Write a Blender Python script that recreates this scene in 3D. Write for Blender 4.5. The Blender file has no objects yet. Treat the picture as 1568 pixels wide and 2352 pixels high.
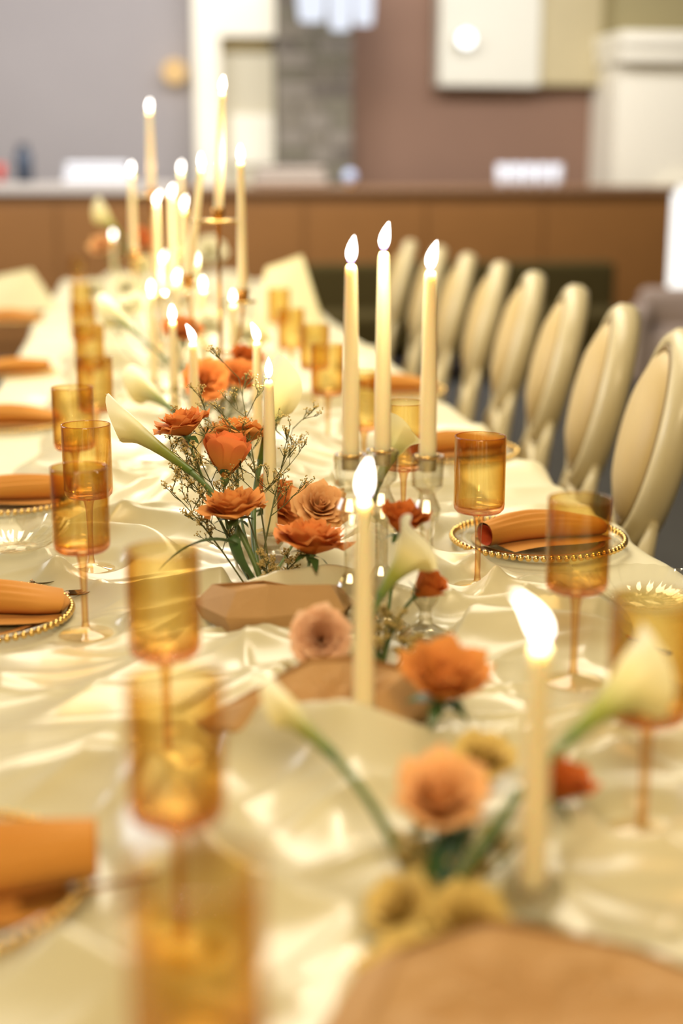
import bpy, math, random
import numpy as np
from mathutils import Vector, Matrix, Euler
C = bpy.context.scene
COL = C.collection
PI = math.pi
rnd = random.Random(7)

# ------------------------------------------------------------------ camera, light, exposure
PITCH, YAW = math.radians(13.36), math.radians(8.2)
CAM = Vector((-0.21, 0.0, 1.35))
cd = bpy.data.cameras.new('camera'); cam = bpy.data.objects.new('camera', cd); COL.objects.link(cam)
cam.location = CAM; cam.rotation_euler = (PI/2-PITCH, 0, -YAW)
cd.sensor_fit = 'VERTICAL'; cd.sensor_height = 36; cd.sensor_width = 24; cd.lens = 50
cd.clip_start = .05
cd.dof.use_dof = True; cd.dof.focus_distance = 2.13; cd.dof.aperture_fstop = 1.5
C.camera = cam
vs = C.view_settings
vs.view_transform = 'Standard'; vs.look = 'None'; vs.gamma = 1; vs.use_curve_mapping = False
vs.exposure = 0.16
cy = C.cycles
cy.use_denoising = True
cy.max_bounces = 9; cy.diffuse_bounces = 3; cy.glossy_bounces = 4; cy.transmission_bounces = 8; cy.transparent_max_bounces = 24
cy.caustics_reflective = False; cy.caustics_refractive = False
cy.sample_clamp_indirect = 6; cy.sample_clamp_direct = 0; cy.blur_glossy = 1.0
w = bpy.data.worlds.new('world'); C.world = w; w.use_nodes = True
w.node_tree.nodes['Background'].inputs[0].default_value = (1.0, .92, .8, 1)
w.node_tree.nodes['Background'].inputs[1].default_value = .08
def area(name, loc, aim, sx, sy, power, col):
    l = bpy.data.lights.new(name, 'AREA'); l.shape = 'RECTANGLE'; l.size = sx; l.size_y = sy
    l.energy = power; l.color = col
    o = bpy.data.objects.new(name, l); COL.objects.link(o); o.location = loc
    o.rotation_euler = (Vector(aim)-Vector(loc)).to_track_quat('-Z', 'Y').to_euler()
    return o
area('ceiling_light_table', (0.1, 5.6, 3.7), (0.1, 5.6, 0), 1.6, 6.6, 215, (1.0, .91, .71))
area('ceiling_light_back', (0.5, 9.2, 3.7), (0.5, 12.6, 1.2), 7.0, .8, 255, (.98, .96, .98))
area('daylight_left', (-4.6, 5.6, 2.1), (2.0, 5.4, .7), 3.4, 2.2, 130, (.88, .93, 1.0))
area('ceiling_light_near', (-.6, -1.6, 3.5), (0.1, 1.8, .7), 1.6, 1.2, 120, (1.0, .80, .47))
CANDLE_W = .6
CANDLE_COL = (1.0, .87, .60)

# ------------------------------------------------------------------ projecting a viewed spot onto the place
FPX = 2352*50/36
_f = Vector((math.sin(YAW)*math.cos(PITCH), math.cos(YAW)*math.cos(PITCH), -math.sin(PITCH)))
_r = Vector((math.cos(YAW), -math.sin(YAW), 0)); _u = _r.cross(_f)
def ray(px, py): return _f*FPX + _r*(px-784) + _u*(1176-py)
def on_z(px, py, z):                     # point at height z
    d = ray(px, py); return CAM + d*((z-CAM.z)/d.z)
def on_y(px, py, y):                     # point at distance y along the table
    d = ray(px, py); return CAM + d*((y-CAM.y)/d.y)
ZT = .75

# ------------------------------------------------------------------ helpers
def S(r, g, b):
    f = lambda v: ((v/255+.055)/1.055)**2.4 if v > 10 else v/255/12.92
    return (f(r), f(g), f(b), 1)
def mat(name, col, rough=.5, metal=0, spec=.5, trans=0, sheen=0, coat=0, sss=0, noise=0, nscale=8, bump=0, bscale=60):
    m = bpy.data.materials.new(name); m.use_nodes = True
    nt = m.node_tree; b = nt.nodes['Principled BSDF']
    b.inputs['Base Color'].default_value = col; b.inputs['Roughness'].default_value = rough
    b.inputs['Metallic'].default_value = metal; b.inputs['Specular IOR Level'].default_value = spec
    if sheen: b.inputs['Sheen Weight'].default_value = sheen
    if coat: b.inputs['Coat Weight'].default_value = coat; b.inputs['Coat Roughness'].default_value = .15
    if sss:
        b.inputs['Subsurface Weight'].default_value = sss; b.inputs['Subsurface Radius'].default_value = (.03, .018, .01)
        b.inputs['Subsurface Scale'].default_value = 1
    tc = nt.nodes.new('ShaderNodeTexCoord')
    if noise:
        n = nt.nodes.new('ShaderNodeTexNoise'); n.inputs['Scale'].default_value = nscale; n.inputs['Detail'].default_value = 4
        nt.links.new(tc.outputs['Object'], n.inputs['Vector'])
        mx = nt.nodes.new('ShaderNodeMix'); mx.data_type = 'RGBA'
        mx.inputs['A'].default_value = tuple(c*(1-noise) for c in col[:3])+(1,)
        mx.inputs['B'].default_value = tuple(min(1, c*(1+noise)) for c in col[:3])+(1,)
        nt.links.new(n.outputs['Fac'], mx.inputs['Factor']); nt.links.new(mx.outputs['Result'], b.inputs['Base Color'])
    if bump:
        n2 = nt.nodes.new('ShaderNodeTexNoise'); n2.inputs['Scale'].default_value = bscale; n2.inputs['Detail'].default_value = 3
        nt.links.new(tc.outputs['Object'], n2.inputs['Vector'])
        bp = nt.nodes.new('ShaderNodeBump'); bp.inputs['Strength'].default_value = bump; bp.inputs['Distance'].default_value = .004
        nt.links.new(n2.outputs['Fac'], bp.inputs['Height']); nt.links.new(bp.outputs['Normal'], b.inputs['Normal'])
    if trans:                            # thin sheet that lets some light through
        t = nt.nodes.new('ShaderNodeBsdfTranslucent'); t.inputs['Color'].default_value = col
        ms = nt.nodes.new('ShaderNodeMixShader'); ms.inputs[0].default_value = trans
        out = nt.nodes['Material Output']
        nt.links.new(b.outputs[0], ms.inputs[1]); nt.links.new(t.outputs[0], ms.inputs[2]); nt.links.new(ms.outputs[0], out.inputs[0])
        if noise: nt.links.new(mx.outputs['Result'], t.inputs['Color'])
    return m
def emit(name, col, s):
    m = bpy.data.materials.new(name); m.use_nodes = True; nt = m.node_tree
    nt.nodes.remove(nt.nodes['Principled BSDF'])
    e = nt.nodes.new('ShaderNodeEmission'); e.inputs[0].default_value = col; e.inputs[1].default_value = s
    nt.links.new(e.outputs[0], nt.nodes['Material Output'].inputs[0]); return m
def thin_glass(name, col, rough=.04, edge=1.45, dark=7, mirror=.75):
    """blown glass wall: tinted, seen through, mirror-like at grazing angles"""
    m = bpy.data.materials.new(name); m.use_nodes = True; nt = m.node_tree
    nt.nodes.remove(nt.nodes['Principled BSDF'])
    tr = nt.nodes.new('ShaderNodeBsdfTransparent')
    lw = nt.nodes.new('ShaderNodeLayerWeight'); lw.inputs[0].default_value = .42
    mx = nt.nodes.new('ShaderNodeMix'); mx.data_type = 'RGBA'
    mx.inputs['A'].default_value = col; mx.inputs['B'].default_value = tuple(c**dark for c in col[:3])+(1,)
    nt.links.new(lw.outputs['Facing'], mx.inputs['Factor']); nt.links.new(mx.outputs['Result'], tr.inputs[0])
    gl = nt.nodes.new('ShaderNodeBsdfGlossy'); gl.inputs['Roughness'].default_value = rough
    gl.inputs['Color'].default_value = (1, .96, .9, 1)
    lf = nt.nodes.new('ShaderNodeLayerWeight'); lf.inputs[0].default_value = .5
    pw = nt.nodes.new('ShaderNodeMath'); pw.operation = 'POWER'; pw.inputs[1].default_value = 4.5
    fr = nt.nodes.new('ShaderNodeMath'); fr.operation = 'MULTIPLY_ADD'; fr.inputs[1].default_value = mirror; fr.inputs[2].default_value = .065*(edge/1.45)**5
    nt.links.new(lf.outputs['Facing'], pw.inputs[0]); nt.links.new(pw.outputs[0], fr.inputs[0])
    ms = nt.nodes.new('ShaderNodeMixShader')
    nt.links.new(fr.outputs[0], ms.inputs[0]); nt.links.new(tr.outputs[0], ms.inputs[1]); nt.links.new(gl.outputs[0], ms.inputs[2])
    nt.links.new(ms.outputs[0], nt.nodes['Material Output'].inputs[0]); return m
def glass(name, col, rough=.06, ior=1.45):
    m = bpy.data.materials.new(name); m.use_nodes = True; nt = m.node_tree
    b = nt.nodes['Principled BSDF']; b.inputs['Base Color'].default_value = col; b.inputs['Roughness'].default_value = rough
    b.inputs['Transmission Weight'].default_value = 1; b.inputs['IOR'].default_value = ior; return m

def mesh(name, V, F, m, smooth=True):
    me = bpy.data.meshes.new(name); me.from_pydata([tuple(v) for v in V], [], F)
    if m is not None: me.materials.append(m)
    if smooth: me.polygons.foreach_set('use_smooth', [True]*len(me.polygons))
    me.update(); return me
def ob(name, me, parent=None, M=None):
    o = bpy.data.objects.new(name, me); COL.objects.link(o)
    if parent is not None: o.parent = parent
    if M is not None: o.matrix_local = M
    return o
def tag(o, label, cat, group=None, kind=None):
    o['label'] = label; o['category'] = cat
    if group: o['group'] = group
    if kind: o['kind'] = kind
    return o
def thing(name, label, cat, loc, rz=0, group=None):
    o = bpy.data.objects.new(name, None); COL.objects.link(o); o.location = loc; o.rotation_euler = (0, 0, rz)
    o.empty_display_size = .05
    return tag(o, label, cat, group)
class B:
    """collects geometry for one mesh"""
    def __init__(s): s.V = []; s.F = []
    def add(s, V, F):
        k = len(s.V); s.V += [Vector(v) for v in V]; s.F += [tuple(i+k for i in f) for f in F]
    def box(s, x0, x1, y0, y1, z0, z1, M=None):
        V = [Vector((x, y, z)) for z in (z0, z1) for y in (y0, y1) for x in (x0, x1)]
        if M is not None: V = [M @ v for v in V]
        s.add(V, [(0, 2, 3, 1), (4, 5, 7, 6), (0, 1, 5, 4), (1, 3, 7, 5), (3, 2, 6, 7), (2, 0, 4, 6)])
    def lathe(s, prof, n=24, M=None):
        V = []; F = []; rings = []
        for r, z in prof:
            if r < 1e-6: rings.append([len(V)]); V.append(Vector((0, 0, z)))
            else:
                rings.append(list(range(len(V), len(V)+n)))
                V += [Vector((r*math.cos(2*PI*i/n), r*math.sin(2*PI*i/n), z)) for i in range(n)]
        for a, b in zip(rings, rings[1:]):
            for i in range(n):
                j = (i+1) % n
                if len(a) == 1 and len(b) == 1: continue
                if len(a) == 1: F.append((a[0], b[j], b[i]))
                elif len(b) == 1: F.append((a[i], a[j], b[0]))
                else: F.append((a[i], a[j], b[j], b[i]))
        if M is not None: V = [M @ v for v in V]
        s.add(V, F)
    def tube(s, pts, rad, n=8, caps=True, flat=1.0):
        pts = [Vector(p) for p in pts]; m = len(pts)
        if not hasattr(rad, '__len__'): rad = [rad]*m
        V = []; F = []; up = None
        for i, p in enumerate(pts):
            t = (pts[min(i+1, m-1)]-pts[max(i-1, 0)]).normalized()
            if up is None: up = Vector((0, 0, 1)) if abs(t.z) < .9 else Vector((1, 0, 0))
            a = t.cross(up)
            if a.length < 1e-5: a = t.cross(Vector((1, .3, 0)))
            a.normalize(); b = a.cross(t); up = b
            for k in range(n):
                th = 2*PI*k/n; V.append(p + a*math.cos(th)*rad[i] + b*math.sin(th)*rad[i]*flat)
        for i in range(m-1):
            for k in range(n):
                j = (k+1) % n; F.append((i*n+k, i*n+j, (i+1)*n+j, (i+1)*n+k))
        if caps: F.append(tuple(range(n))[::-1]); F.append(tuple((m-1)*n+k for k in range(n)))
        s.add(V, F)
    def ball(s, c, r, n=8, k=5):
        M = Matrix.Translation(c)
        s.lathe([(r*math.sin(PI*i/k), -r*math.cos(PI*i/k)) for i in range(k+1)], n, M)
    def grid(s, fn, nu, nv):
        V = [fn(i/nu, j/nv) for j in range(nv+1) for i in range(nu+1)]
        F = [(j*(nu+1)+i, j*(nu+1)+i+1, (j+1)*(nu+1)+i+1, (j+1)*(nu+1)+i) for j in range(nv) for i in range(nu)]
        s.add(V, F)
    def me(s, name, m, smooth=True): return mesh(name, s.V, s.F, m, smooth)
    def ob(s, name, m, parent=None, smooth=True, M=None): return ob(name, s.me(name, m, smooth), parent, M)
def bevel(o, wd=.01, seg=2):
    md = o.modifiers.new('bevel', 'BEVEL'); md.width = wd; md.segments = seg; md.limit_method = 'ANGLE'; return o
def bez(p0, p1, p2, n=8):
    p0, p1, p2 = Vector(p0), Vector(p1), Vector(p2)
    return [p0*(1-t)**2 + p1*2*t*(1-t) + p2*t*t for t in (i/n for i in range(n+1))]

# ------------------------------------------------------------------ materials
M_wall = mat('plaster_mauve', S(156, 150, 149), .8, noise=.05, nscale=2)
M_wallside = mat('plaster_side', S(170, 158, 146), .85)
M_brownwall = mat('brown_panelling', S(136, 104, 84), .7, noise=.08, nscale=1.5)
M_ceiling = mat('ceiling_paint', S(205, 198, 186), .9)
M_floor = mat('blue_grey_carpet', S(64, 62, 60), .9, noise=.15, nscale=3)
M_counter = mat('counter_wood', S(130, 86, 38), .5, noise=.12, nscale=3)
M_counterdark = mat('counter_wood_dark', S(108, 70, 36), .5, noise=.12, nscale=3)
M_top = mat('counter_top', S(186, 178, 172), .35)
M_topbrown = mat('counter_top_brown', S(140, 104, 72), .45)
M_green = mat('olive_velvet', S(70, 60, 32), .95, spec=.1)
M_mauve = mat('mauve_upholstery', S(158, 140, 130), .8)
M_stone = mat('grey_stone', S(120, 112, 100), .85, noise=.3, nscale=5)
M_cream = mat('cream_paint', S(244, 238, 218), .6)
M_creamdoor = mat('cream_door', S(206, 198, 172), .6)
M_dooredge = mat('olive_rail', S(150, 132, 84), .6)
M_white = mat('white_board', S(222, 219, 202), .6)
M_beige = mat('beige_board', S(190, 176, 136), .7, noise=.08, nscale=2)
M_bluewhite = mat('pale_china', S(226, 230, 240), .3)
M_navy = mat('dark_blue_plastic', S(62, 72, 88), .5)
M_red = mat('red_plastic', S(190, 70, 60), .5)
M_cloth = mat('ivory_tablecloth', S(226, 217, 182), .36, spec=.6, sheen=.15, bump=.06, bscale=400)
M_runner = mat('ivory_chiffon', S(230, 221, 188), .27, spec=.9, sheen=.15, trans=.35, coat=.35)
M_tan = mat('kraft_paper', S(190, 148, 98), .75, noise=.1, nscale=12, trans=.12, bump=.2, bscale=90)
M_napkin = mat('ochre_linen', S(200, 136, 60), .8, spec=.2, sheen=.08, bump=.1, bscale=500)
M_napred = mat('rust_linen', S(186, 74, 34), .75)
M_napcream = mat('cream_linen', S(232, 222, 180), .7, trans=.15)
M_wax = mat('ivory_wax', S(236, 218, 176), .45, sss=.6)
M_wick = mat('charred_wick', S(45, 32, 40), .8)
M_gold = mat('aged_gold', S(205, 152, 84), .25, metal=1)
M_brass = mat('pale_gold', S(226, 190, 118), .22, metal=1)
M_cutlery = mat('dark_gold', S(120, 84, 40), .22, metal=1)
M_amber = thin_glass('amber_glass', (.965, .91, .71, 1), .04)
M_amberthick = thin_glass('amber_glass_thick', (.93, .80, .55, 1), .05)
M_copper = thin_glass('amber_base', (.95, .80, .60, 1), .04)
M_foot = thin_glass('amber_foot', (.985, .95, .87, 1), .05, 1.45, 2, .5)
M_clear = thin_glass('clear_glass', (.98, .975, .95, 1), .05, 1.5, 2, .4)
M_crystal = thin_glass('crystal', (.93, .92, .88, 1), .04, 1.75)
M_chairframe = mat('ivory_lacquer', S(198, 183, 144), .4, coat=.2)
M_chairpad = mat('cream_leather', S(186, 160, 106), .5, sheen=.1)
M_piping = mat('bronze_piping', S(118, 94, 46), .5)
M_stem = mat('stem_green', S(88, 108, 52), .5)
M_leaf = mat('leaf_green', S(62, 92, 44), .45, trans=.15)
M_filler = mat('filler_green', S(84, 82, 42), .8, spec=.2)
M_floret = mat('floret_cream', S(186, 160, 98), .8, spec=.2)
M_creamflower = mat('cream_petal', S(238, 222, 160), .6, trans=.3)
M_spadix = mat('spadix_yellow', S(226, 180, 60), .6)

def petal_mat(name, a, b):
    m = mat(name, a, .65, spec=.12, trans=.3, noise=.0)
    nt = m.node_tree; tc = nt.nodes.new('ShaderNodeTexCoord'); sp = nt.nodes.new('ShaderNodeSeparateXYZ')
    nt.links.new(tc.outputs['Generated'], sp.inputs[0])
    n = nt.nodes.new('ShaderNodeTexNoise'); n.inputs['Scale'].default_value = 3
    ad = nt.nodes.new('ShaderNodeMath'); ad.operation = 'MULTIPLY_ADD'; ad.inputs[1].default_value = .5
    nt.links.new(n.outputs['Fac'], ad.inputs[0]); nt.links.new(sp.outputs['Z'], ad.inputs[2])
    rp = nt.nodes.new('ShaderNodeMapRange'); rp.inputs['From Min'].default_value = .3; rp.inputs['From Max'].default_value = 1.25
    nt.links.new(ad.outputs[0], rp.inputs['Value'])
    mx = nt.nodes.new('ShaderNodeMix'); mx.data_type = 'RGBA'; mx.inputs['A'].default_value = b; mx.inputs['B'].default_value = a
    nt.links.new(rp.outputs['Result'], mx.inputs['Factor'])
    for nd in nt.nodes:
        if nd.type == 'BSDF_PRINCIPLED': nt.links.new(mx.outputs['Result'], nd.inputs['Base Color'])
        if nd.type == 'BSDF_TRANSLUCENT': nt.links.new(mx.outputs['Result'], nd.inputs['Color'])
    return m
P_orange = petal_mat('petal_orange', S(230, 148, 82), S(216, 130, 52))
P_coral = petal_mat('petal_coral', S(224, 126, 74), S(228, 152, 70))
P_amber = petal_mat('petal_amber', S(226, 154, 84), S(210, 134, 54))
P_deep = petal_mat('petal_deep_orange', S(212, 116, 52), S(200, 108, 40))
P_peach = petal_mat('petal_peach', S(238, 188, 132), S(226, 166, 98))
P_pink = petal_mat('petal_pink', S(240, 204, 170), S(228, 172, 134))
P_butter = petal_mat('petal_butter', S(226, 200, 128), S(206, 172, 86))
P_white = petal_mat('petal_white', S(244, 238, 214), S(230, 222, 170))
M_calla = bpy.data.materials.new('calla_spathe'); M_calla.use_nodes = True
def _calla():
    nt = M_calla.node_tree; b = nt.nodes['Principled BSDF']; b.inputs['Roughness'].default_value = .4
    tc = nt.nodes.new('ShaderNodeTexCoord'); sp = nt.nodes.new('ShaderNodeSeparateXYZ'); nt.links.new(tc.outputs['Generated'], sp.inputs[0])
    r = nt.nodes.new('ShaderNodeValToRGB'); e = r.color_ramp.elements
    e[0].position = 0; e[0].color = S(96, 124, 44); e[1].position = 1; e[1].color = S(246, 242, 222)
    x = e.new(.30); x.color = S(158, 160, 66); x = e.new(.58); x.color = S(232, 218, 158)
    nt.links.new(sp.outputs['Z'], r.inputs[0]); nt.links.new(r.outputs[0], b.inputs['Base Color'])
    t = nt.nodes.new('ShaderNodeBsdfTranslucent'); nt.links.new(r.outputs[0], t.inputs[0])
    ms = nt.nodes.new('ShaderNodeMixShader'); ms.inputs[0].default_value = .3
    nt.links.new(b.outputs[0], ms.inputs[1]); nt.links.new(t.outputs[0], ms.inputs[2]); nt.links.new(ms.outputs[0], nt.nodes['Material Output'].inputs[0])
_calla()
def flame_mat():
    m = bpy.data.materials.new('candle_flame'); m.use_nodes = True; nt = m.node_tree
    nt.nodes.remove(nt.nodes['Principled BSDF'])
    tc = nt.nodes.new('ShaderNodeTexCoord'); sp = nt.nodes.new('ShaderNodeSeparateXYZ'); nt.links.new(tc.outputs['Generated'], sp.inputs[0])
    r = nt.nodes.new('ShaderNodeValToRGB'); e = r.color_ramp.elements
    e[0].position = 0; e[0].color = (.10, .08, .35, 1); e[1].position = .26; e[1].color = (1, .93, .84, 1)
    x = e.new(.12); x.color = (.35, .25, .5, 1)
    nt.links.new(sp.outputs['Z'], r.inputs[0])
    em = nt.nodes.new('ShaderNodeEmission'); em.inputs[1].default_value = 5.0; nt.links.new(r.outputs[0], em.inputs[0])
    tr = nt.nodes.new('ShaderNodeBsdfTransparent'); ad = nt.nodes.new('ShaderNodeAddShader')
    nt.links.new(em.outputs[0], ad.inputs[0]); nt.links.new(tr.outputs[0], ad.inputs[1]); nt.links.new(ad.outputs[0], nt.nodes['Material Output'].inputs[0])
    m.cycles.emission_sampling = 'NONE'
    return m
M_flame = flame_mat()

# ------------------------------------------------------------------ the room
def struct(name, b, m, label=None, smooth=False):
    o = b.ob(name, m, None, smooth); o['kind'] = 'structure'
    if label: o['label'] = label
    return o
X0, X1, Y0, Y1, ZC = -5.0, 6.0, -3.0, 12.6, 3.9
b = B(); b.box(X0-.2, X1+.2, Y0-.2, Y1+.2, -.1, 0); struct('floor', b, M_floor)
b = B(); b.box(X0-.2, X1+.2, Y0-.2, Y1+.2, ZC, ZC+.1); struct('ceiling', b, M_ceiling)
b = B(); b.box(X0-.2, X0, Y0-.2, Y1+.2, 0, ZC); struct('wall_left', b, M_wallside)
b = B(); b.box(X1, X1+.2, Y0-.2, Y1+.2, 0, ZC); struct('wall_right', b, M_wallside)
b = B(); b.box(X0, X1, Y0-.2, Y0, 0, ZC); struct('wall_front', b, M_wallside)
b = B(); b.box(X0, X1, Y1, Y1+.2, 0, ZC); struct('wall_back', b, M_wall)
def rect(x0, y0, x1, y1, Y):
    a = on_y(x0, y0, Y); c = on_y(x1, y1, Y); return a.x, c.x, c.z, a.z      # x0,x1,z0,z1
# brown wall panel on the right half of the back wall
x0, x1, z0, z1 = rect(808, -40, 1420, 470, 12.45)
b = B(); b.box(x0, x1, 12.45, Y1, 0, ZC-.02); struct('trim_1', b, M_brownwall, 'brown panelling on the back wall right of the stone column')
# stone column with courses of stone
x0, x1, z0, z1 = rect(636, -60, 810, 430, 12.1)
b = B(); b.box(x0, x1, 12.14, Y1, 0, ZC-.02)
col = struct('trim_2', b, M_stone, 'grey stone column on the back wall')
z = .9; row = 0
smesh = []
for k in range(4):
    bb = B(); bb.box(-.5, .5, 0, 1, 0, 1); smesh.append(bb.me('stone', mat('stone_%d' % k, S(*[(124, 116, 102), (108, 100, 90), (134, 126, 114), (116, 110, 94)][k]), .9, noise=.2, nscale=3)))
while z < ZC-.2:
    h = rnd.choice((.10, .13, .16)); xx = x0
    while xx < x1-.02:
        wd = min(rnd.uniform(.14, .3), x1-xx)
        if x1-xx-wd < .07: wd = x1-xx
        o = ob('stone', rnd.choice(smesh), col); o.location = (xx+wd/2, 12.14-rnd.uniform(.02, .05), z); o.scale = (wd-.012, .05, h-.012)
        xx += wd
    z += h
# cream doorway
x0, x1, z0, z1 = rect(441, -60, 636, 420, 12.3)
xa, xb, za, zb = rect(505, 82, 632, 420, 12.3)
dr = bpy.data.objects.new('door_1', None); COL.objects.link(dr); dr['kind'] = 'structure'; dr['label'] = 'cream panelled door in a wide white frame left of the stone column'
b = B(); b.box(x0, xa, 12.3, Y1, 0, 3.2); b.box(xa, x1, 12.3, Y1, zb, 3.2); b.ob('door_frame', M_cream, dr, False)
b = B(); b.box(xa, x1, 12.48, Y1-.02, 0, zb-.10); b.ob('door_leaf', M_creamdoor, dr, False)
b = B(); b.box(xa, x1-.04, 12.42, Y1-.02, zb-.10, zb); b.ob('door_head_rail', M_dooredge, dr, False)
xc, xd, zc, zd = rect(530, 262, 630, 378, 12.44); b = B(); b.box(xc, xd, 12.44, 12.48, zc, zd); b.ob('door_panel', M_cream, dr, False)
# white board and beige board hung high, right
x0, x1, z0, z1 = rect(1012, -80, 1240, 200, 12.2)
b = B(); b.box(x0, x1, 12.2, 12.45, z0, ZC-.03); bevel(tag(b.ob('wall_board', M_white, None, False), 'tall white board hung on the brown wall with a small spotlight', 'board'), .02)
x0, x1, z0, z1 = rect(1243, -80, 1418, 198, 12.25)
b = B(); b.box(x0, x1, 12.25, 12.45, z0, ZC-.03); bevel(tag(b.ob('wall_board', M_beige, None, False), 'beige board beside the tall white board on the brown wall', 'board'), .02)
p = on_y(1068, 90, 12.1)
t = thing('spotlight', 'small round glowing spotlight in front of the white board', 'light', p)
b = B(); b.lathe([(0, .05), (.06, .045), (.07, 0), (.07, -.03), (.0, -.03)], 16, Matrix.Rotation(PI/2, 4, 'X')); b.ob('lamp_housing', M_white, t)
b = B(); b.ball((0, -.04, 0), .066, 14, 8); b.ob('bulb', emit('spot_glow', (.95, .97, 1, 1), 3.0), t)
b = B(); b.tube([(0, .02, 0), (0, .1, 0)], .012); b.ob('bracket', M_white, t)
# cream pier with cornice at right
x0, x1, z0, z1 = rect(1418, 146, 1900, 425, 11.8)
b = B(); b.box(x0, X1, 11.8, Y1, 0, z1); struct('trim_3', b, M_cream, 'cream pier at the right of the back wall')
b = B()
a = [on_y(1418, y, 11.7).z for y in (140, 108, 104, 74)]
b.box(x0-.04, X1, 11.62, Y1, a[0], a[1]); b.box(x0-.02, X1, 11.7, Y1, a[1], a[2]); b.box(x0-.06, X1, 11.56, Y1, a[2], a[3])
struct('trim_4', b, M_cream, 'cream cornice above the pier')
b = B(); b.box(x0, X1, 11.9, Y1, a[3], ZC-.02); struct('trim_5', b, mat('olive_plaster', S(150, 138, 96), .8), 'olive wall above the cornice')
# bright doorway slit beyond the counter
x0, x1, z0, z1 = rect(1536, 430, 1720, 690, 11.7)
wn = bpy.data.objects.new('window_1', None); COL.objects.link(wn); wn['kind'] = 'structure'; wn['label'] = 'bright white window beyond the right end of the counter'
b = B(); b.box(x0, x1, 11.74, 11.8, z0, z1); b.ob('pane', emit('daylit_pane', (1.0, .97, .9, 1), 1.5), wn, False)
b = B(); b.box(x0-.05, x0, 11.7, 11.8, z0-.05, z1+.05); b.box(x1, x1+.05, 11.7, 11.8, z0-.05, z1+.05); b.box(x0, x1, 11.7, 11.8, z1, z1+.05); b.box(x0, x1, 11.7, 11.8, z0-.05, z0)
b.ob('window_frame', M_cream, wn, False)
# amber wall light
p = on_y(400, 165, 12.5)
t = thing('wall_sconce', 'small round amber wall light left of the doorway', 'light', p)
b = B(); b.ball((0, -.05, 0), .10, 16, 10); b.ob('globe', emit('amber_glow', S(244, 200, 136), 1.0), t)
b = B(); b.lathe([(0, 0), (.05, 0), (.05, .02), (0, .02)], 14, Matrix.Translation((0, .1, 0)) @ Matrix.Rotation(PI/2, 4, 'X')); b.tube([(0, .09, 0), (0, 0, 0)], .015); b.ob('wall_plate', M_gold, t)
# pendant with white glass tubes near the column
p = on_y(775, 30, 11.3)
t = thing('pendant_lamp', 'pale glass pendant lamp hanging before the stone column', 'lamp', (p.x, 11.3, ZC))
M_pend = emit('pendant_glow', (.86, .90, 1, 1), .95)
for dx, dz, r in ((-.2, .06, .11), (.02, .0, .09), (.2, .04, .08)):
    b = B(); b.lathe([(0, p.z+dz-.13-ZC), (r*.85, p.z+dz-.12-ZC), (r, p.z+dz-ZC), (r, p.z+dz+.45-ZC), (0, p.z+dz+.46-ZC)], 16, Matrix.Translation((dx, 0, 0))); b.ob('lamp_shade', M_pend, t)
    b = B(); b.tube([(dx, 0, p.z+dz+.46-ZC), (dx, 0, -.02)], .008); b.ob('cable', M_gold, t)
b = B(); b.box(-.3, .3, -.06, .06, -.03, 0); b.ob('ceiling_rose', M_gold, t, False)

# counter
xl, xr, zz0, zz1 = rect(-120, 430, 1536, 640, 10.9)
t = thing('bar_counter', 'long brown wooden bar counter along the back of the room', 'counter', (0, 10.9, 0))
b = B(); b.box(xl, xr, .02, .62, 0, zz1-.05); b.ob('body', M_counter, t, False)
b = B(); b.box(on_y(405, 425, 10.86).x, xr+.02, -.04, .66, zz1-.05, zz1); bevel(b.ob('counter_top', M_topbrown, t, False), .01)
b = B(); b.box(xl, on_y(405, 425, 10.86).x, -.04, .66, zz1-.05, zz1+.03); o = bevel(b.ob('counter_top', M_top, t, False), .01); o['label'] = 'pale stone counter top'
# framed counter panels
pe = [xl]+[on_y(x, 500, 10.9).x for x in (130, 420, 700, 980, 1250)]+[xr]
for i in range(len(pe)-1):
    b = B(); b.box(pe[i]+.012, pe[i+1]-.012, 0, .02, .1, zz1-.13)
    bevel(b.ob('panel', M_counter, t, False), .004)
zct = zz1
# things on the counter
x0, x1, z0, z1 = rect(145, 362, 300, 405, 11.1)
t = thing('document_tray', 'stack of white paper trays on the pale left counter top', 'tray', ((x0+x1)/2, 11.1, zct+.03))
hw = (x1-x0)/2
for k in range(3):
    b = B(); b.box(-hw+.01*k, hw-.01*k, -.13, .13, .005+.05*k, .045+.05*k); bevel(b.ob('tray', M_bluewhite, t, False), .008)
x0, x1, z0, z1 = rect(32, 330, 76, 400, 11.1)
t = thing('flask', 'dark blue flask standing at the left of the paper trays', 'flask', ((x0+x1)/2, 11.1, zct+.03))
b = B(); r = (x1-x0)/2; h = z1-zct-.03; b.lathe([(0, 0), (r, 0), (r, h*.75), (r*.6, h*.85), (r*.6, h*.86)], 18); b.ob('body', M_navy, t)
b = B(); b.lathe([(r*.62, h*.86), (r*.62, h), (0, h)], 18); b.ob('cap', mat('cap_dark', S(40, 44, 52), .5), t)
p = on_y(-2, 360, 11.1)
t = thing('cup', 'red cup at the far left end of the counter', 'cup', (p.x, 11.1, zct+.03))
b = B(); b.lathe([(0, 0), (.03, 0), (.042, .14), (.038, .14), (.028, .01), (0, .01)], 16); b.ob('body', M_red, t)
x0, x1, z0, z1 = rect(580, 378, 750, 425, 11.2)
tag(bevel((lambda b: (b.box(x0, x1, 11.1, 11.4, zct, zct+.09), b.box(x0+.03, x1-.02, 11.12, 11.38, zct+.09, zct+.15)) and b)(B()).ob('folded_towel', M_wallside, None, False), .03, 3), 'pale folded towel lying on the brown counter before the column', 'towel')
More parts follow.
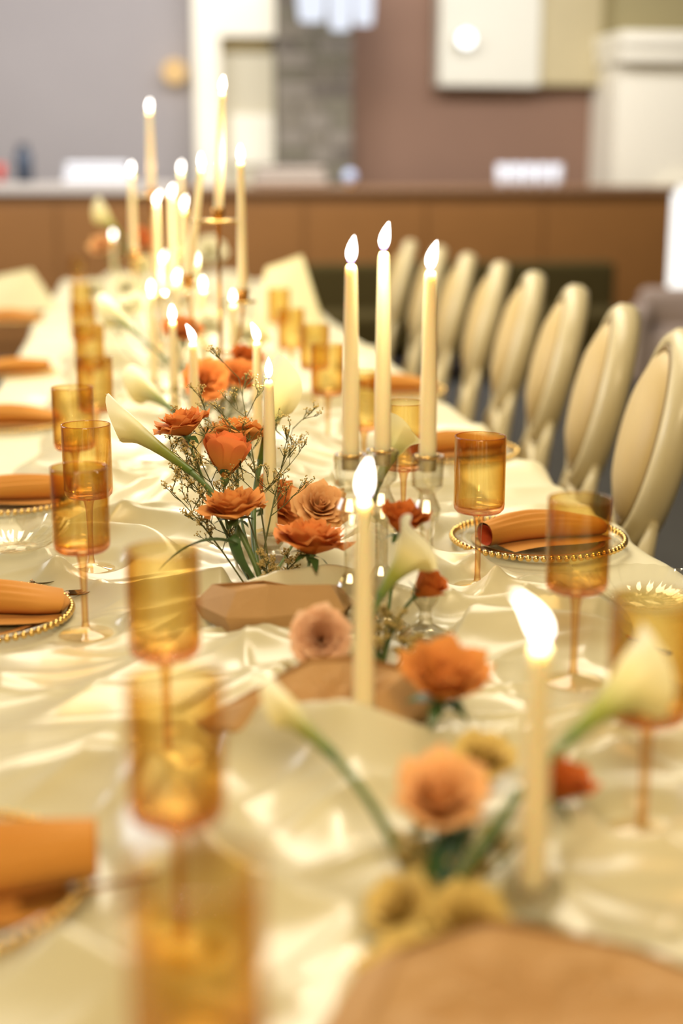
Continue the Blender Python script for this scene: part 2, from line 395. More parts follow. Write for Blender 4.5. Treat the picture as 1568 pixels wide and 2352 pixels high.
for k in range(5):
    p = on_y(1152+k*31, 425, 11.05)
    t = thing('cup', 'white cup in the row on the brown counter, %s' % ('first at the left end', 'second from the left', 'middle one', 'second from the right', 'last at the right end')[k], 'cup', (p.x, 11.05, zct), group='white cups on the counter')
    b = B(); b.lathe([(0, 0), (.034, 0), (.046, .03), (.048, .17), (.044, .17), (.04, .03), (0, .012)], 16); b.ob('body', M_bluewhite, t)
    b = B(); b.tube([(0, .045, .13), (0, .08, .12), (0, .08, .07), (0, .045, .05)], .007); b.ob('handle', M_bluewhite, t)
p = on_y(803, 408, 11.0)
t = thing('ornament', 'pale blue glass ball on a small foot on the counter', 'ornament', (p.x, 11.0, zct))
b = B(); b.ball((0, 0, .075), .055, 16, 10); b.ob('ball', mat('pale_blue_glaze', S(190, 204, 236), .15), t)
b = B(); b.lathe([(0, 0), (.035, 0), (.02, .025), (0, .025)], 14); b.ob('foot', M_gold, t)
# banquette in front of counter
x0, x1, z0, z1 = rect(690, 612, 1422, 760, 9.6)
t = thing('banquette', 'olive velvet banquette in front of the brown counter', 'sofa', ((x0+x1)/2, 9.6, 0))
hw = (x1-x0)/2
b = B(); b.box(-hw, hw, .12, .35, .08, z1); bevel(b.ob('backrest', M_green, t, False), .03, 3)
b = B(); b.box(-hw, hw, -.42, .12, .22, .45); bevel(b.ob('seat', M_green, t, False), .04, 3)
for sx in (-hw+.1, hw-.1):
    for sy in (-.35, .25):
        b = B(); b.box(sx-.03, sx+.03, sy-.03, sy+.03, 0, .22 if sy < 0 else .08); b.ob('leg', M_counterdark, t, False)
p = on_y(1500, 690, 8.6)
t = thing('armchair', 'low mauve armchair standing right of the olive banquette', 'armchair', (p.x+.36, 8.4, 0), math.radians(-20))
b = B(); b.box(-.5, .5, .22, .42, .1, p.z+.06); bevel(b.ob('backrest', M_mauve, t, False), .06, 3)
b = B(); b.box(-.42, .42, -.4, .22, .16, .42); bevel(b.ob('seat', M_mauve, t, False), .05, 3)
for s in (-1, 1):
    b = B(); b.box(min(s*.42, s*.54), max(s*.42, s*.54), -.4, .22, .12, .56); bevel(b.ob('arm', M_mauve, t, False), .04, 3)
    for sy in (-.34, .34): 
        b = B(); b.tube([(s*.44, sy, .14), (s*.46, sy, 0)], [.025, .016]); b.ob('leg', M_counterdark, t)

# ------------------------------------------------------------------ table, cloth, runner
TX, TY0, TY1 = .59, .55, 8.3
t = thing('dining_table', 'long banquet table hidden under the ivory tablecloth', 'table', (0, 4.4, 0))
b = B(); b.box(-TX+.01, TX-.01, TY0-4.4+.01, TY1-4.4-.01, .71, .745); b.ob('tabletop', M_counter, t, False)
for sx in (-.22, .22):
    for yy in (-3.7, -1.3, 1.2, 3.7):
        b = B(); b.box(sx-.03, sx+.03, yy-.03, yy+.03, 0, .71); b.ob('leg', M_counterdark, t, False)
def nz(x, y, seed, f):
    r = np.random.RandomState(seed); v = 0
    for k in range(5):
        a = r.uniform(0, 2*PI); ff = f*r.uniform(.6, 1.5); v = v + np.sin((x*np.cos(a)+y*np.sin(a))*ff*2*PI + r.uniform(0, 6.28))
    return v/2.6
FLAT = []                                 # (x, y, r): things standing on the cloth press it flat
def press(x, y):
    m = np.ones_like(x)
    for fx, fy, fr in FLAT:
        d = np.sqrt((x-fx)**2+(y-fy)**2); s = np.clip((d-fr)/(.022+fr*.25), 0, 1); m = np.minimum(m, s*s*(3-2*s))
    return m
def ridge(ph, sharp): return np.clip(1.003-np.sqrt(np.sin(ph)**2+.006), 0, None)**sharp
def runner_h(x, y):
    w1 = nz(x, y, 1, 1.6); w2 = nz(x, y, 2, 2.3); w3 = nz(x, y, 3, 1.2)
    m1 = np.clip(.55+.7*nz(x, y, 4, 1.3), 0, 1.3); m2 = np.clip(.2+.8*nz(x, y, 5, 1.7), 0, 1.3); m3 = np.clip(.15+.8*nz(x, y, 6, 1.5), 0, 1.3)
    h = .050*m1*ridge(PI*(y/.23 + .55*w1 + x*.6), 1.35)
    h += .040*m2*ridge(PI*((y*.75+x*.66)/.24 + .5*w2), 1.6)
    h += .013*ridge(PI*((y*.9-x*.3)/.085 + .6*w3), 2.2)*np.clip(.3+.8*w2, 0, 1)
    h += .038*m3*ridge(PI*((y*.7-x*.8)/.27 + .55*w3), 1.6)
    h += .0125*np.clip(.4+.9*m3, 0, 1)*ridge(PI*((y*.8+x*.5)/.19 + .75*w3+.3*w2), 9)
    h += .011*np.clip(.35+.9*m2, 0, 1)*ridge(PI*((y*.86-x*.45)/.16 + .8*w1-.3*w3), 9)
    h += .004*(nz(x, y, 8, 3.5)+1)
    ex = np.clip((np.abs(x)-.34)/.1, 0, 1)
    return .004 + h*(1-.55*ex)
def cloth_h(x, y):
    h = .0055*np.clip(nz(x, y, 11, 1.5)+.3, 0, 2) + .026*np.clip(.3+.7*nz(x, y, 12, 1.1), 0, 1)*ridge(PI*((y*.9+x*.4)/.2+.4*nz(x, y, 13, 1.7)), 1.6)
    e = np.clip((np.abs(x)-.40)/.1, 0, 1)
    return .001+h*e
# ================= layout of what stands on the table (gathered first: the cloth lies flat under it)
def glass_spot(px, py):                   # rim centre of a 22 cm glass
    p = on_z(px, py, ZT+.226); return p.x, p.y
GL = [ # rim pixel, label
 (445, 2030, 'amber goblet very close at the bottom of the picture, only partly in view'),
 (400, 1575, 'big blurred amber goblet, second nearest on the left side'),
 (372, 1275, 'blurred amber goblet left of the rose with the kraft wrap'),
 (181, 1084, 'amber goblet on the left with a second goblet seen through its bowl'),
 (197, 985, 'amber goblet on the left directly behind the one with a long visible stem'),
 (166, 898, 'amber goblet on the left by the tip of the curled calla lily'),
 (216, 828, 'amber goblet on the left, fourth counted back from the long stemmed one'),
 (204, 752, 'amber goblet on the left in the bright haze behind the sharper ones'),
 (190, 700, 'amber goblet on the left, third from the far end'),
 (186, 655, 'amber goblet on the left, second from the far end'),
 (176, 590, 'farthest amber goblet on the left against the mauve wall'),
 (1500, 1400, 'blurred amber goblet cut by the right edge of the picture'),
 (1331, 1156, 'amber goblet standing before the charger with the ochre napkin'),
 (1103, 1014, 'sharp amber goblet on the right with a clear view of its stem'),
 (928, 936, 'amber goblet behind the white calla lily between two tall candles'),
 (836, 862, 'amber goblet between the first and second of the three tall candles'),
 (752, 800, 'amber goblet on the right just left of the three tall candles'),
 (722, 752, 'amber goblet on the right in front of the upright cream napkin'),
 (668, 716, 'amber goblet on the right under the upright cream napkin'),
 (640, 668, 'farthest amber goblet on the right beyond the gold candelabrum'),
]
GL = [(g[0], g[1], g[2])+glass_spot(g[0], g[1]) for g in GL]
for g in GL: FLAT.append((g[3], g[4], .036))
# candles: flame foot pixel (top of wax), distance, wax length, holder height, flame lean (dx,dy), flame scale, holder kind, label
def cz(px, py, y, h): p = on_y(px, py, y); return p
SHORT, TALL = .046, .245
CN = [
 (1240, 1530, 1.00, 'short', (-.55, .1), 1.12, 'nearest candle, very blurred, at the lower right'),
 (836, 1152, 1.36, 'short', (.12, .0), 1.15, 'blurred candle in front of the three tall ones'),
 (617, 872, 2.17, 'short', (.0, .0), .95, 'sharp candle rising among the orange roses'),
 (590, 784, 2.72, 'short', (-.3, 0), .95, 'candle directly behind the sharp candle among the roses'),
 (443, 797, 2.66, 'short', (-.35, 0), .95, 'candle behind the frilled orange rose on the left'),
 (396, 738, 3.10, 'short', (-.03, 0), .95, 'candle left of the one with the leaning flame'),
 (347, 676, 3.85, 'short', (0, 0), .95, 'small candle left of the gold candelabrum'),
 (535, 698, 3.55, 'short', (0, 0), .95, 'small candle beside the right arm of the candelabrum'),
 (466, 664, 3.98, 'short', (0, 0), .95, 'small candle below the leaning candle of the candelabrum'),
 (405, 646, 4.35, 'short', (.3, 0), .95, 'small candle in front of the left candelabrum cup'),
 (373, 604, 5.1, 'short', (.4, 0), .95, 'small candle in the far glowing cluster on the left'),
 (450, 606, 5.15, 'short', (.0, 0), .95, 'small candle in the far cluster under the leaning candle'),
 (260, 546, 6.9, 'short', (0, 0), 1.0, 'farthest candle, left of all the others'),
 (806, 612, 1.76, 'tall', (.12, 0), .95, 'left one of the three tall candles on glass candlesticks'),
 (881, 577, 1.80, 'tall', (.18, 0), 1.0, 'middle and tallest looking of the three tall candles'),
 (988, 627, 1.74, 'tall', (.22, 0), 1.0, 'right one of the three tall candles on glass candlesticks'),
 (358, 466, 4.35, 'tall', (.55, 0), 1.0, 'left one of the far trio of tall candles'),
 (394, 452, 4.5, 'tall', (.2, 0), 1.0, 'middle one of the far trio of tall candles'),
 (422, 478, 4.3, 'tall', (.25, 0), 1.0, 'right one of the far trio of tall candles'),
]
CNP = []
for px, py, y, kind, lean, fs, lab in CN:
    p = on_y(px, py, y); hold = SHORT if kind == 'short' else TALL
    L = p.z-ZT-.006-hold
    L = max(.2, min(.28, L)); CNP.append((p.x, y, kind, L, lean, fs, lab)); FLAT.append((p.x, y, .030))
# gold candelabra
CA = on_y(505, 700, 3.25); CB = on_y(352, 560, 4.95)
for c, y in ((CA, 3.25), (CB, 4.95)): FLAT.append((c.x, y, .07))
# flower clusters: base spots
def base_spot(px, py): p = on_z(px, py, ZT+.03); return (p.x, p.y)
CL = {'focus': base_spot(612, 1345), 'mid': base_spot(880, 1500), 'near': base_spot(985, 2080), 'far': base_spot(505, 1000), 'glow': base_spot(420, 830), 'end': base_spot(300, 712)}
for k, (x, y) in CL.items(): FLAT.append((x, y, .035))
PLT = [ # plate centre px on table, label side
 (1235, 1240, 'r'), (1040, 1032, 'r'), (905, 897, 'r'), (-75, 1405, 'l'), (10, 1140, 'l'), (10, 968, 'l'), (20, 848, 'l'), (20, 730, 'l'), (-190, 2030, 'l')]
PLP = []
for px, py, s in PLT:
    p = on_z(px, py, ZT+.015); PLP.append((p.x, p.y)); FLAT.append((p.x, p.y, .15))
PZ = ZT+.018                              # plate seat height over the pressed cloth
def top_h(x, y):
    x = np.array([x], float); y = np.array([y], float); m = press(x, y)
    h = cloth_h(x, y)*m
    if abs(x[0]) < .45: h = np.maximum(h, .003+runner_h(x, y)*np.maximum(m, .12))
    return ZT+float(h[0])
def strip(xs, ys, fn):
    X, Y = np.meshgrid(xs, ys); Z = fn(X, Y); return X, Y, Z
def heightmesh(name, X, Y, Z, m):
    ny, nx = X.shape; V = np.stack([X.ravel(), Y.ravel(), Z.ravel()], 1)
    idx = np.arange(ny*nx).reshape(ny, nx)
    F = np.stack([idx[:-1, :-1].ravel(), idx[:-1, 1:].ravel(), idx[1:, 1:].ravel(), idx[1:, :-1].ravel()], 1)
    me = bpy.data.meshes.new(name); me.vertices.add(len(V)); me.vertices.foreach_set('co', V.ravel().astype(np.float32))
    me.loops.add(F.size); me.loops.foreach_set('vertex_index', F.ravel().astype(np.int32))
    me.polygons.add(len(F)); me.polygons.foreach_set('loop_start', (np.arange(len(F))*4).astype(np.int32)); me.polygons.foreach_set('loop_total', np.full(len(F), 4, np.int32))
    me.polygons.foreach_set('use_smooth', np.ones(len(F), bool)); me.materials.append(m); me.update(); me.validate(); return me
ys = [TY0]
while ys[-1] < TY1: ys.append(ys[-1]+(.006 if ys[-1] < 1.2 else .0032 if ys[-1] < 2.7 else .0015*ys[-1]))
ys = np.array(ys); ys[-1] = TY1
# tablecloth: top plus both hanging sides
s = np.linspace(-.79, .79, 170)         # arc length across
def cloth_xyz(Sx, Y):
    over = np.clip(np.abs(Sx)-TX, 0, None); sg = np.sign(Sx)
    rr = .025; a = np.clip(over/rr, 0, PI/2)
    drop = np.clip(over-rr*PI/2, 0, None)
    fold = np.clip(over/.25, 0, 1)*(.035*np.sin(Y*23+1.5*np.sin(Y*5))+.018*np.sin(Y*41))
    X = sg*(np.minimum(np.abs(Sx), TX) + rr*np.sin(a) + fold + .05*np.clip(over/.5, 0, 1))
    Z = ZT + cloth_h(np.clip(Sx, -TX, TX), Y)*press(np.clip(Sx, -TX, TX), Y) - rr*(1-np.cos(a)) - drop
    return X, Z
SX, SY = np.meshgrid(s, ys[::2]); X, Z = cloth_xyz(SX, SY)
tag(ob('tablecloth', heightmesh('tablecloth', X, SY, Z, M_cloth)), 'ivory tablecloth covering the long banquet table', 'tablecloth')
s = np.linspace(-1, 1, 230); SX, SY = np.meshgrid(s, ys)
X = SX*(.44+.018*np.sin(SY*7)+.012*np.sin(SY*17+2))
Z = ZT+.003+runner_h(X, SY)*np.maximum(press(X, SY), .12)
edge = np.clip((np.abs(SX)-.93)/.07, 0, 1)
Z = np.maximum(ZT+cloth_h(X, SY)*press(X, SY)+.0015, Z*(1-edge)+edge*(ZT+.004))
tag(ob('table_runner', heightmesh('table_runner', X, SY, Z, M_runner)), 'rumpled ivory chiffon runner along the middle of the table', 'runner')

# ------------------------------------------------------------------ goblets
def goblet_meshes():
    r = .0372
    b = B(); b.lathe([(r, .226), (r, .127)], 48)
    b.lathe([(r-.0016, .226), (r-.0016, .130), (r-.004, .124), (.010, .121), (0, .121)], 48)
    bowl = b.me('bowl', M_amber)
    b = B(); b.lathe([(r, .127), (r-.001, .120), (r-.005, .1155), (.012, .1125), (.006, .1125)], 48); basem = b.me('bowl_base', M_copper)
    b = B(); b.lathe([(r+.0001, .2255), (r-.0002, .2268), (r-.0014, .2268), (r-.0017, .2255)], 48); rim = b.me('rim', M_amberthick)
    b = B(); b.lathe([(.0125, .1124), (.0078, .107), (.0055, .095), (.0042, .06), (.0042, .02), (.0055, .010)], 20); stem = b.me('stem', M_amberthick)
    b = B(); b.lathe([(.0055, .010), (.012, .006), (.034, .0025), (.036, .0012), (.034, 0), (0, 0)], 40); foot = b.me('foot', M_foot)
    return bowl, rim, stem, foot, basem
GM = goblet_meshes()
def goblet(x, y, label):
    t = thing('goblet', label, 'glass', (x, y, top_h(x, y)+.001), group='amber goblets along the table')
    for n, me in zip(('bowl', 'rim', 'stem', 'foot', 'bowl_base'), GM): ob(n, me, t)
for g in GL: goblet(g[3], g[4], g[2])

# ------------------------------------------------------------------ candles
def flame_mesh():
    b = B(); H = .036
    prof = [(0, 0)]
    for i in range(1, 15):
        u = i/15; prof.append((.0072*(math.sin(PI*u**.78))**.85*(1-.12*u), H*u))
    prof.append((0, H)); b.lathe(prof, 16)
    return b.V, b.F
FV, FF = flame_mesh()
def candle(x, y, z, L, lean, fs, label, tilt=(0, 0), watts=1.0):
    """taper candle standing at z; its flame carries its own light"""
    t = thing('taper_candle', label, 'candle', (x, y, z), group='lit taper candles'); t.rotation_euler = (tilt[1], tilt[0], 0)
    b = B(); b.lathe([(0, 0), (.0105, 0), (.0112, .008), (.0108, L*.35), (.0092, L*.7), (.0074, L-.012), (.0066, L-.004), (.0045, L-.0005), (.0018, L-.001), (0, L-.002)], 20); b.ob('wax', M_wax, t)
    b = B(); b.tube([(0, 0, L-.003), (.0004, 0, L+.004), (.0015+.002*lean[0], 0, L+.010)], [.0011, .0010, .0006], 6); b.ob('wick', M_wick, t)
    V = [Vector((v.x*fs+lean[0]*(v.z/.036)**1.3*v.z*fs - tilt[0]*v.z, v.y*fs, v.z*fs + L+.0015)) for v in FV]
    ob('flame', mesh('flame', V, FF, M_flame), t)
    l = bpy.data.lights.new('candle_light', 'POINT'); l.energy = CANDLE_W*watts*(2.2 if y > 3.6 else 1.2 if y > 2.9 else 1.0); l.color = CANDLE_COL; l.shadow_soft_size = .007
    lo = bpy.data.objects.new('candle_light', l); COL.objects.link(lo); lo.parent = t; lo.location = (lean[0]*.006, 0, L+.018*fs)
def facet(prof, n=8):
    b = B(); b.lathe(prof, n); return b
SH = facet([(0, 0), (.027, 0), (.029, .004), (.018, .012), (.014, .018), (.022, .028), (.027, .040), (.026, .046), (.0118, .046), (.0118, .040), (0, .040)], 10)
SHm = SH.me('crystal_body', M_crystal, False)
TLm = facet([(0, 0), (.038, 0), (.040, .004), (.026, .012), (.010, .022), (.008, .040), (.016, .052), (.020, .064), (.014, .078), (.0085, .088), (.0085, .15), (.015, .162), (.018, .174), (.012, .188), (.010, .196), (.020, .206), (.022, .240), (.021, .245), (.0118, .245), (.0118, .225), (0, .225)], 12).me('crystal_body', M_crystal, False)
for x, y, kind, L, lean, fs, lab in CNP:
    z = top_h(x, y)+.001; h = SHORT if kind == 'short' else TALL
    t = thing('crystal_holder' if kind == 'short' else 'glass_candlestick', ('low crystal holder under the ' if kind == 'short' else 'tall glass candlestick under the ')+lab.replace('candles', 'ones'), 'candle holder', (x, y, z), group='crystal candle holders')
    ob('crystal_body', SHm if kind == 'short' else TLm, t)
    b = B(); b.lathe([(.0119, h-.004), (.0125, h+.0005), (.016, h+.001), (.0165, h-.0005), (.0119, h-.0045)], 16); b.ob('socket_ring', M_brass if kind == 'tall' else M_clear, t)
    candle(x, y, z+(.0405 if kind == 'short' else .2255), L+(.0055 if kind == 'short' else .0195), lean, fs, lab)
def candelabrum(c, y, cups, label):
    """cups: (dx, z above table, disc radius); central rod plus curved arms"""
    z0 = top_h(c.x, y)+.001
    t = thing('gold_candelabrum', label, 'candelabrum', (c.x, y, z0))
    b = B(); b.lathe([(0, 0), (.062, 0), (.064, .004), (.050, .010), (.012, .016), (.008, .03), (.005, .04)], 28); b.ob('base', M_gold, t)
    zt = max(q[1] for q in cups)
    b = B(); b.tube([(0, 0, .03), (0, 0, zt-.016)], .0048, 10); b.ob('rod', M_gold, t)
    for dx, zc, dr, dy in cups:
        if abs(dx) > .01:
            zs = .20
            b = B(); b.tube(bez((0, 0, zs), (dx*.95, dy*.95, zs-.02), (dx, dy, zc-.014), 12), .0038, 8); b.ob('arm', M_gold, t)
        b = B(); b.lathe([(0, zc-.018), (dr, zc-.017), (dr+.001, zc-.014), (dr, zc-.012), (0, zc-.012)], 28, Matrix.Translation((dx, dy, 0))); b.ob('drip_disc', M_brass, t)
        b = B(); b.lathe([(0, zc-.012), (.013, zc-.012), (.0155, zc+.012), (.0145, zc+.014), (.0118, zc+.012), (.0115, zc), (0, zc)], 18, Matrix.Translation((dx, dy, 0))); b.ob('cup', M_gold, t)
    return z0
# first candelabrum
def cup_from(px, py, y, c): p = on_y(px, py, y); return p.x-c.x, p.z-top_h(c.x, y)-.001
ca = [(0.0, cup_from(511, 492, 3.25, CA)[1], .062, 0), cup_from(557, 680, 3.20, CA)+(.03, -.05), cup_from(432, 622, 3.37, CA)+(.02, .12)]
z0 = candelabrum(CA, 3.25, ca, 'tall gold candelabrum with three candles behind the orange roses')
candle(CA.x, 3.25, z0+ca[0][1], .262, (.1, 0), .95, 'candle on the top disc of the gold candelabrum, highest of all', tilt=(.055, 0))
candle(CA.x+ca[1][0], 3.20, z0+ca[1][1], .29, (0, 0), .95, 'candle on the low right cup of the gold candelabrum')
candle(CA.x+ca[2][0], 3.37, z0+ca[2][1], .255, (0, 0), .95, 'leaning candle on the left cup of the gold candelabrum', tilt=(.14, 0))
cb = [(0.0, cup_from(357, 440, 4.95, CB)[1], .05, 0), cup_from(307, 575, 5.06, CB)+(.03, .11), cup_from(420, 572, 5.06, CB)+(.03, .11)]
z0 = candelabrum(CB, 4.95, cb, 'second gold candelabrum farther back on the left, mostly hidden')
candle(CB.x, 4.95, z0+cb[0][1], .262, (.1, 0), 1.0, 'candle on top of the far candelabrum against the mauve wall')
candle(CB.x+cb[1][0], 5.06, z0+cb[1][1], .275, (.1, 0), 1.0, 'left candle of the far candelabrum')
candle(CB.x+cb[2][0], 5.06, z0+cb[2][1], .275, (.1, 0), 1.0, 'right candle of the far candelabrum')

# ------------------------------------------------------------------ flowers
def petal_mesh(name, R1, H, wang, lip, ruf, m, ph, r0=.06, cup=2.0):
    nu, nv = 6, 6
    def fn(u, v):
        s = 2*u-1; t = v
        wd = max(.18, math.sqrt(max(0, 1-((t-.56)/.62)**2)))*(1-.10*max(0, t-.85)/.15)
        th = s*wang*wd
        e = 1-(1-t)**cup
        R = r0+(R1-r0)*e + lip*max(0, t-.62)**1.3*1.9
        Z = H*(t**.9) - lip*1.0*max(0, t-.70)**1.2 - .05*H*s*s*t
        rf = ruf*math.sin(4.2*s+ph)*t**3 + ruf*.6*math.sin(8*s+2*ph)*t**4
        R += rf*.6
        return Vector((R*math.cos(th), R*math.sin(th), Z+rf))
    b = B(); b.grid(fn, nu, nv); return b.me(name, m)
LAY = [(4, .05, .95, 1.9, .03, .01, .015), (3, .13, .99, 1.5, .05, .03, .03), (5, .27, .99, 1.1, .12, .05, .05), (6, .45, .95, .90, .20, .07, .06), (7, .64, .92, .84, .28, .09, .06), (7, .80, .80, .88, .38, .11, .07), (6, .88, .62, .98, .50, .12, .07)]
LAYB = [(3, .18, 1.22, 1.45, .00, .01, .03), (4, .36, 1.26, 1.1, .04, .02, .05), (5, .56, 1.24, .95, .10, .03, .07), (5, .72, 1.16, .92, .22, .03, .08)]
PM = {}
def petals_for(m, bud):
    if (m.name, bud) not in PM:
        PM[m.name, bud] = [[petal_mesh('petal', R1, H, wa, lip, ruf, m, ph, r0) for ph in (0, 2.1)] for (n, R1, H, wa, lip, ruf, r0) in (LAYB if bud else LAY)]
    return PM[m.name, bud]
SEPm = None
def sepal_mesh():
    def fn(u, v):
        s = 2*u-1; wd = .16*(1-v)**.7*(.4+1.6*min(v*3, 1)*(1)) if v < 1 else 0
        return Vector((.10+.62*v**1.1, s*wd*.7, -.02+.30*v-.42*v*v))
    b = B(); b.grid(fn, 4, 6); return b.me('sepal', M_leaf)
SEPm = sepal_mesh()
b = B(); b.lathe([(0, -.22), (.07, -.2), (.12, -.10), (.14, 0), (.09, .06), (0, .07)], 12); RECm = b.me('receptacle', M_stem)
def frame(d, roll=0):
    d = Vector(d).normalized(); q = d.to_track_quat('Z', 'Y'); return q.to_matrix().to_4x4() @ Matrix.Rotation(roll, 4, 'Z')
def rose(center, d, R, m, base, label, open_=1.0, seed=0, cat='rose', stemrad=.0023, bow=.25, sep=True):
    """bloom centred near `center`, facing d; stem runs down to base (x,y)"""
    r = random.Random(seed); c = Vector(center)
    z = top_h(base[0], base[1])+.004
    root = Vector((base[0]+r.uniform(-.012, .012), base[1]+r.uniform(-.012, .012), z))
    t = thing('rose', label, cat, root, group='roses along the table')
    d = Vector(d).normalized(); bb = c - d*R*(.62 if open_ < .8 else .5)
    Mf = Matrix.Translation(bb-root) @ frame(d, r.uniform(0, 6)) @ Matrix.Scale(R, 4)
    bud = open_ < .8; L = petals_for(m, bud)
    for k, (n, *_x) in enumerate(LAYB if bud else LAY):
        if k == 6 and open_ < .9: continue
        off = r.uniform(0, 6)
        for i in range(n):
            a = off+2*PI*i/n+r.uniform(-.16, .16); sc = r.uniform(.92, 1.08)
            ob('petal', L[k][r.randrange(2)], t, Mf @ Matrix.Rotation(a, 4, 'Z') @ Matrix.Rotation(r.uniform(-.1, .1)-(0.12 if open_ < .9 else 0)*k/4, 4, 'Y') @ Matrix.Diagonal((sc, sc, r.uniform(.94, 1.06), 1)))
    ob('receptacle', RECm, t, Mf)
    if sep:
        for i in range(5): ob('sepal', SEPm, t, Mf @ Matrix.Rotation(2*PI*i/5+r.uniform(-.2, .2), 4, 'Z') @ Matrix.Rotation(r.uniform(-.95, -.5) if bud else r.uniform(-.2, .5), 4, 'Y'))
    s0 = bb - d*R*.18; ctl = s0 - d*(s0-root).length*.45; ctl.z = max(ctl.z, z+.01)
    pts = [p-root for p in bez(s0, ctl, root, 8)]
    b = B(); b.tube(pts, [stemrad]*8+[stemrad*1.1], 8); b.ob('stem', M_stem, t)
    return t
def leaf_on(t, p0, p1, p2, wd, name='leaf', m=None, n=10):
    """blade along a bezier in world coords"""
    root = t.location; pts = bez(p0, p1, p2, n); b = B(); V = []; F = []
    for i, p in enumerate(pts):
        tt = (pts[min(i+1, n)]-pts[max(i-1, 0)]).normalized(); a = tt.cross(Vector((0, .5, 1))).normalized(); nn = a.cross(tt)
        ww = wd*(math.sin(PI*min(1, .08+.92*i/n)))**.8+.0004
        V += [p-root+a*ww, p-root-nn*ww*.35, p-root-a*ww]
    for i in range(n):
        for k in range(2): F.append((i*3+k, i*3+k+1, i*3+k+4, i*3+k+3))
    b.add(V, F); b.ob(name, m or M_leaf, t)
def calla(tip, base_of_spathe, R, base, label, seed=0, roll=0, stemrad=.0042, curl=.5, slender=1.0):
    """spathe runs from base_of_spathe (green throat) to tip"""
    tip = Vector(tip); s0 = Vector(base_of_spathe); L = (tip-s0).length; d = (tip-s0).normalized()
    z = top_h(base[0], base[1])+.004; root = Vector((base[0], base[1], z))
    t = thing('calla_lily', label, 'calla lily', root, group='calla lilies along the table')
    Mf = Matrix.Translation(s0-root) @ frame(d, roll)
    def fn(u, v):
        th = -PI*1.12+2*PI*1.12*u                     # overlapping wrap, tip at th=0
        c = math.cos(th/1.12*.5)                      # 1 at the tip, 0 at the overlap
        hh = .60+.40*c**2.2
        zz = L*v*hh
        r = .0055+(R*slender)*(.10*v+.72*v**2.4)*(1-.25*(1-c)) + R*.25*max(0, v-.86)/.14*(1-.7*c**6)
        bend = curl*R*c**4*max(0, v-.72)**1.5*4
        r2 = r*(1-.75*(c**9)*max(0, v-.70)/.30) + bend
        return Vector((r2*math.cos(th), r2*math.sin(th)*(1-.55*c**10*max(0, v-.75)/.25), zz + .004*math.sin(th*3)*v**3))
    b = B(); b.grid(fn, 30, 18); b.ob('spathe', M_calla, t, M=Mf)
    b = B(); b.tube([(0, 0, L*.12), (0, 0, L*.50)], [.004, .0028], 8); b.ob('spadix', M_spadix, t, M=Mf)
    ctl = s0-d*(s0-root).length*.5; ctl.z = max(ctl.z, z+.012)
    b = B(); b.tube([p-root for p in bez(s0+d*.012, ctl, root, 10)], [.0056]+[stemrad]*10, 10); b.ob('stem', M_stem, t)
    return t
def sprig(base, top, label, seed, spread=.5, n1=9, fl=.0014):
    r = random.Random(seed); z = top_h(base[0], base[1])+.004; root = Vector((base[0], base[1], z)); top = Vector(top)
    t = thing('filler_sprig', label, 'flower sprig', root, group='wispy filler sprigs')
    b = B(); f = B(); L = (top-root).length; pts = bez(root, root+(top-root)*.5+Vector((0, 0, L*.1)), top, 8)
    b.tube([p-root for p in pts], [.0013]*5+[.0010, .0009, .0007, .0005], 5)
    def twig(p, d, l, lev):
        d = (d+Vector((r.uniform(-.25, .25), r.uniform(-.25, .25), r.uniform(-.05, .25)))).normalized(); q = p+d*l
        mid = (p+q)/2+Vector((r.uniform(-1, 1), r.uniform(-1, 1), r.uniform(-1, 1)))*l*.07
        b.tube([p-root, mid-root, q-root], [.0006, .0005, .0004] if lev else [.0008, .0007, .0005], 4, False)
        if lev >= 2:
            for _ in range(3):
                o = q+Vector((r.uniform(-1, 1), r.uniform(-1, 1), r.uniform(-.5, 1)))*.0035
                f.lathe([(0, -fl), (fl*.8, -fl*.3), (fl*.9, fl*.6), (0, fl*.8)], 5, Matrix.Translation(o-root))
            return
        for k in range(r.randint(3, 4)):
            tt = r.uniform(.35, 1); dd = (d+Vector((r.uniform(-1, 1), r.uniform(-1, 1), r.uniform(-.3, .9)))*.8).normalized()
            twig(p+(q-p)*tt, dd, l*r.uniform(.35, .6), lev+1)
    ax = (top-root).normalized()
    for i in range(n1):
        tt = .42+.58*i/(n1-1); p = pts[min(8, int(tt*8))]; a = i*2.4+seed
        side = Vector((math.cos(a), math.sin(a), .25)); dd = (ax*.7+side*spread*1.6).normalized()
        twig(p, dd, L*.13*(1.25-.6*tt)+.008, 0)
    o = b.ob('twigs', M_filler, t); o['kind'] = 'stuff'
    o = f.ob('florets', M_floret, t); o['kind'] = 'stuff'
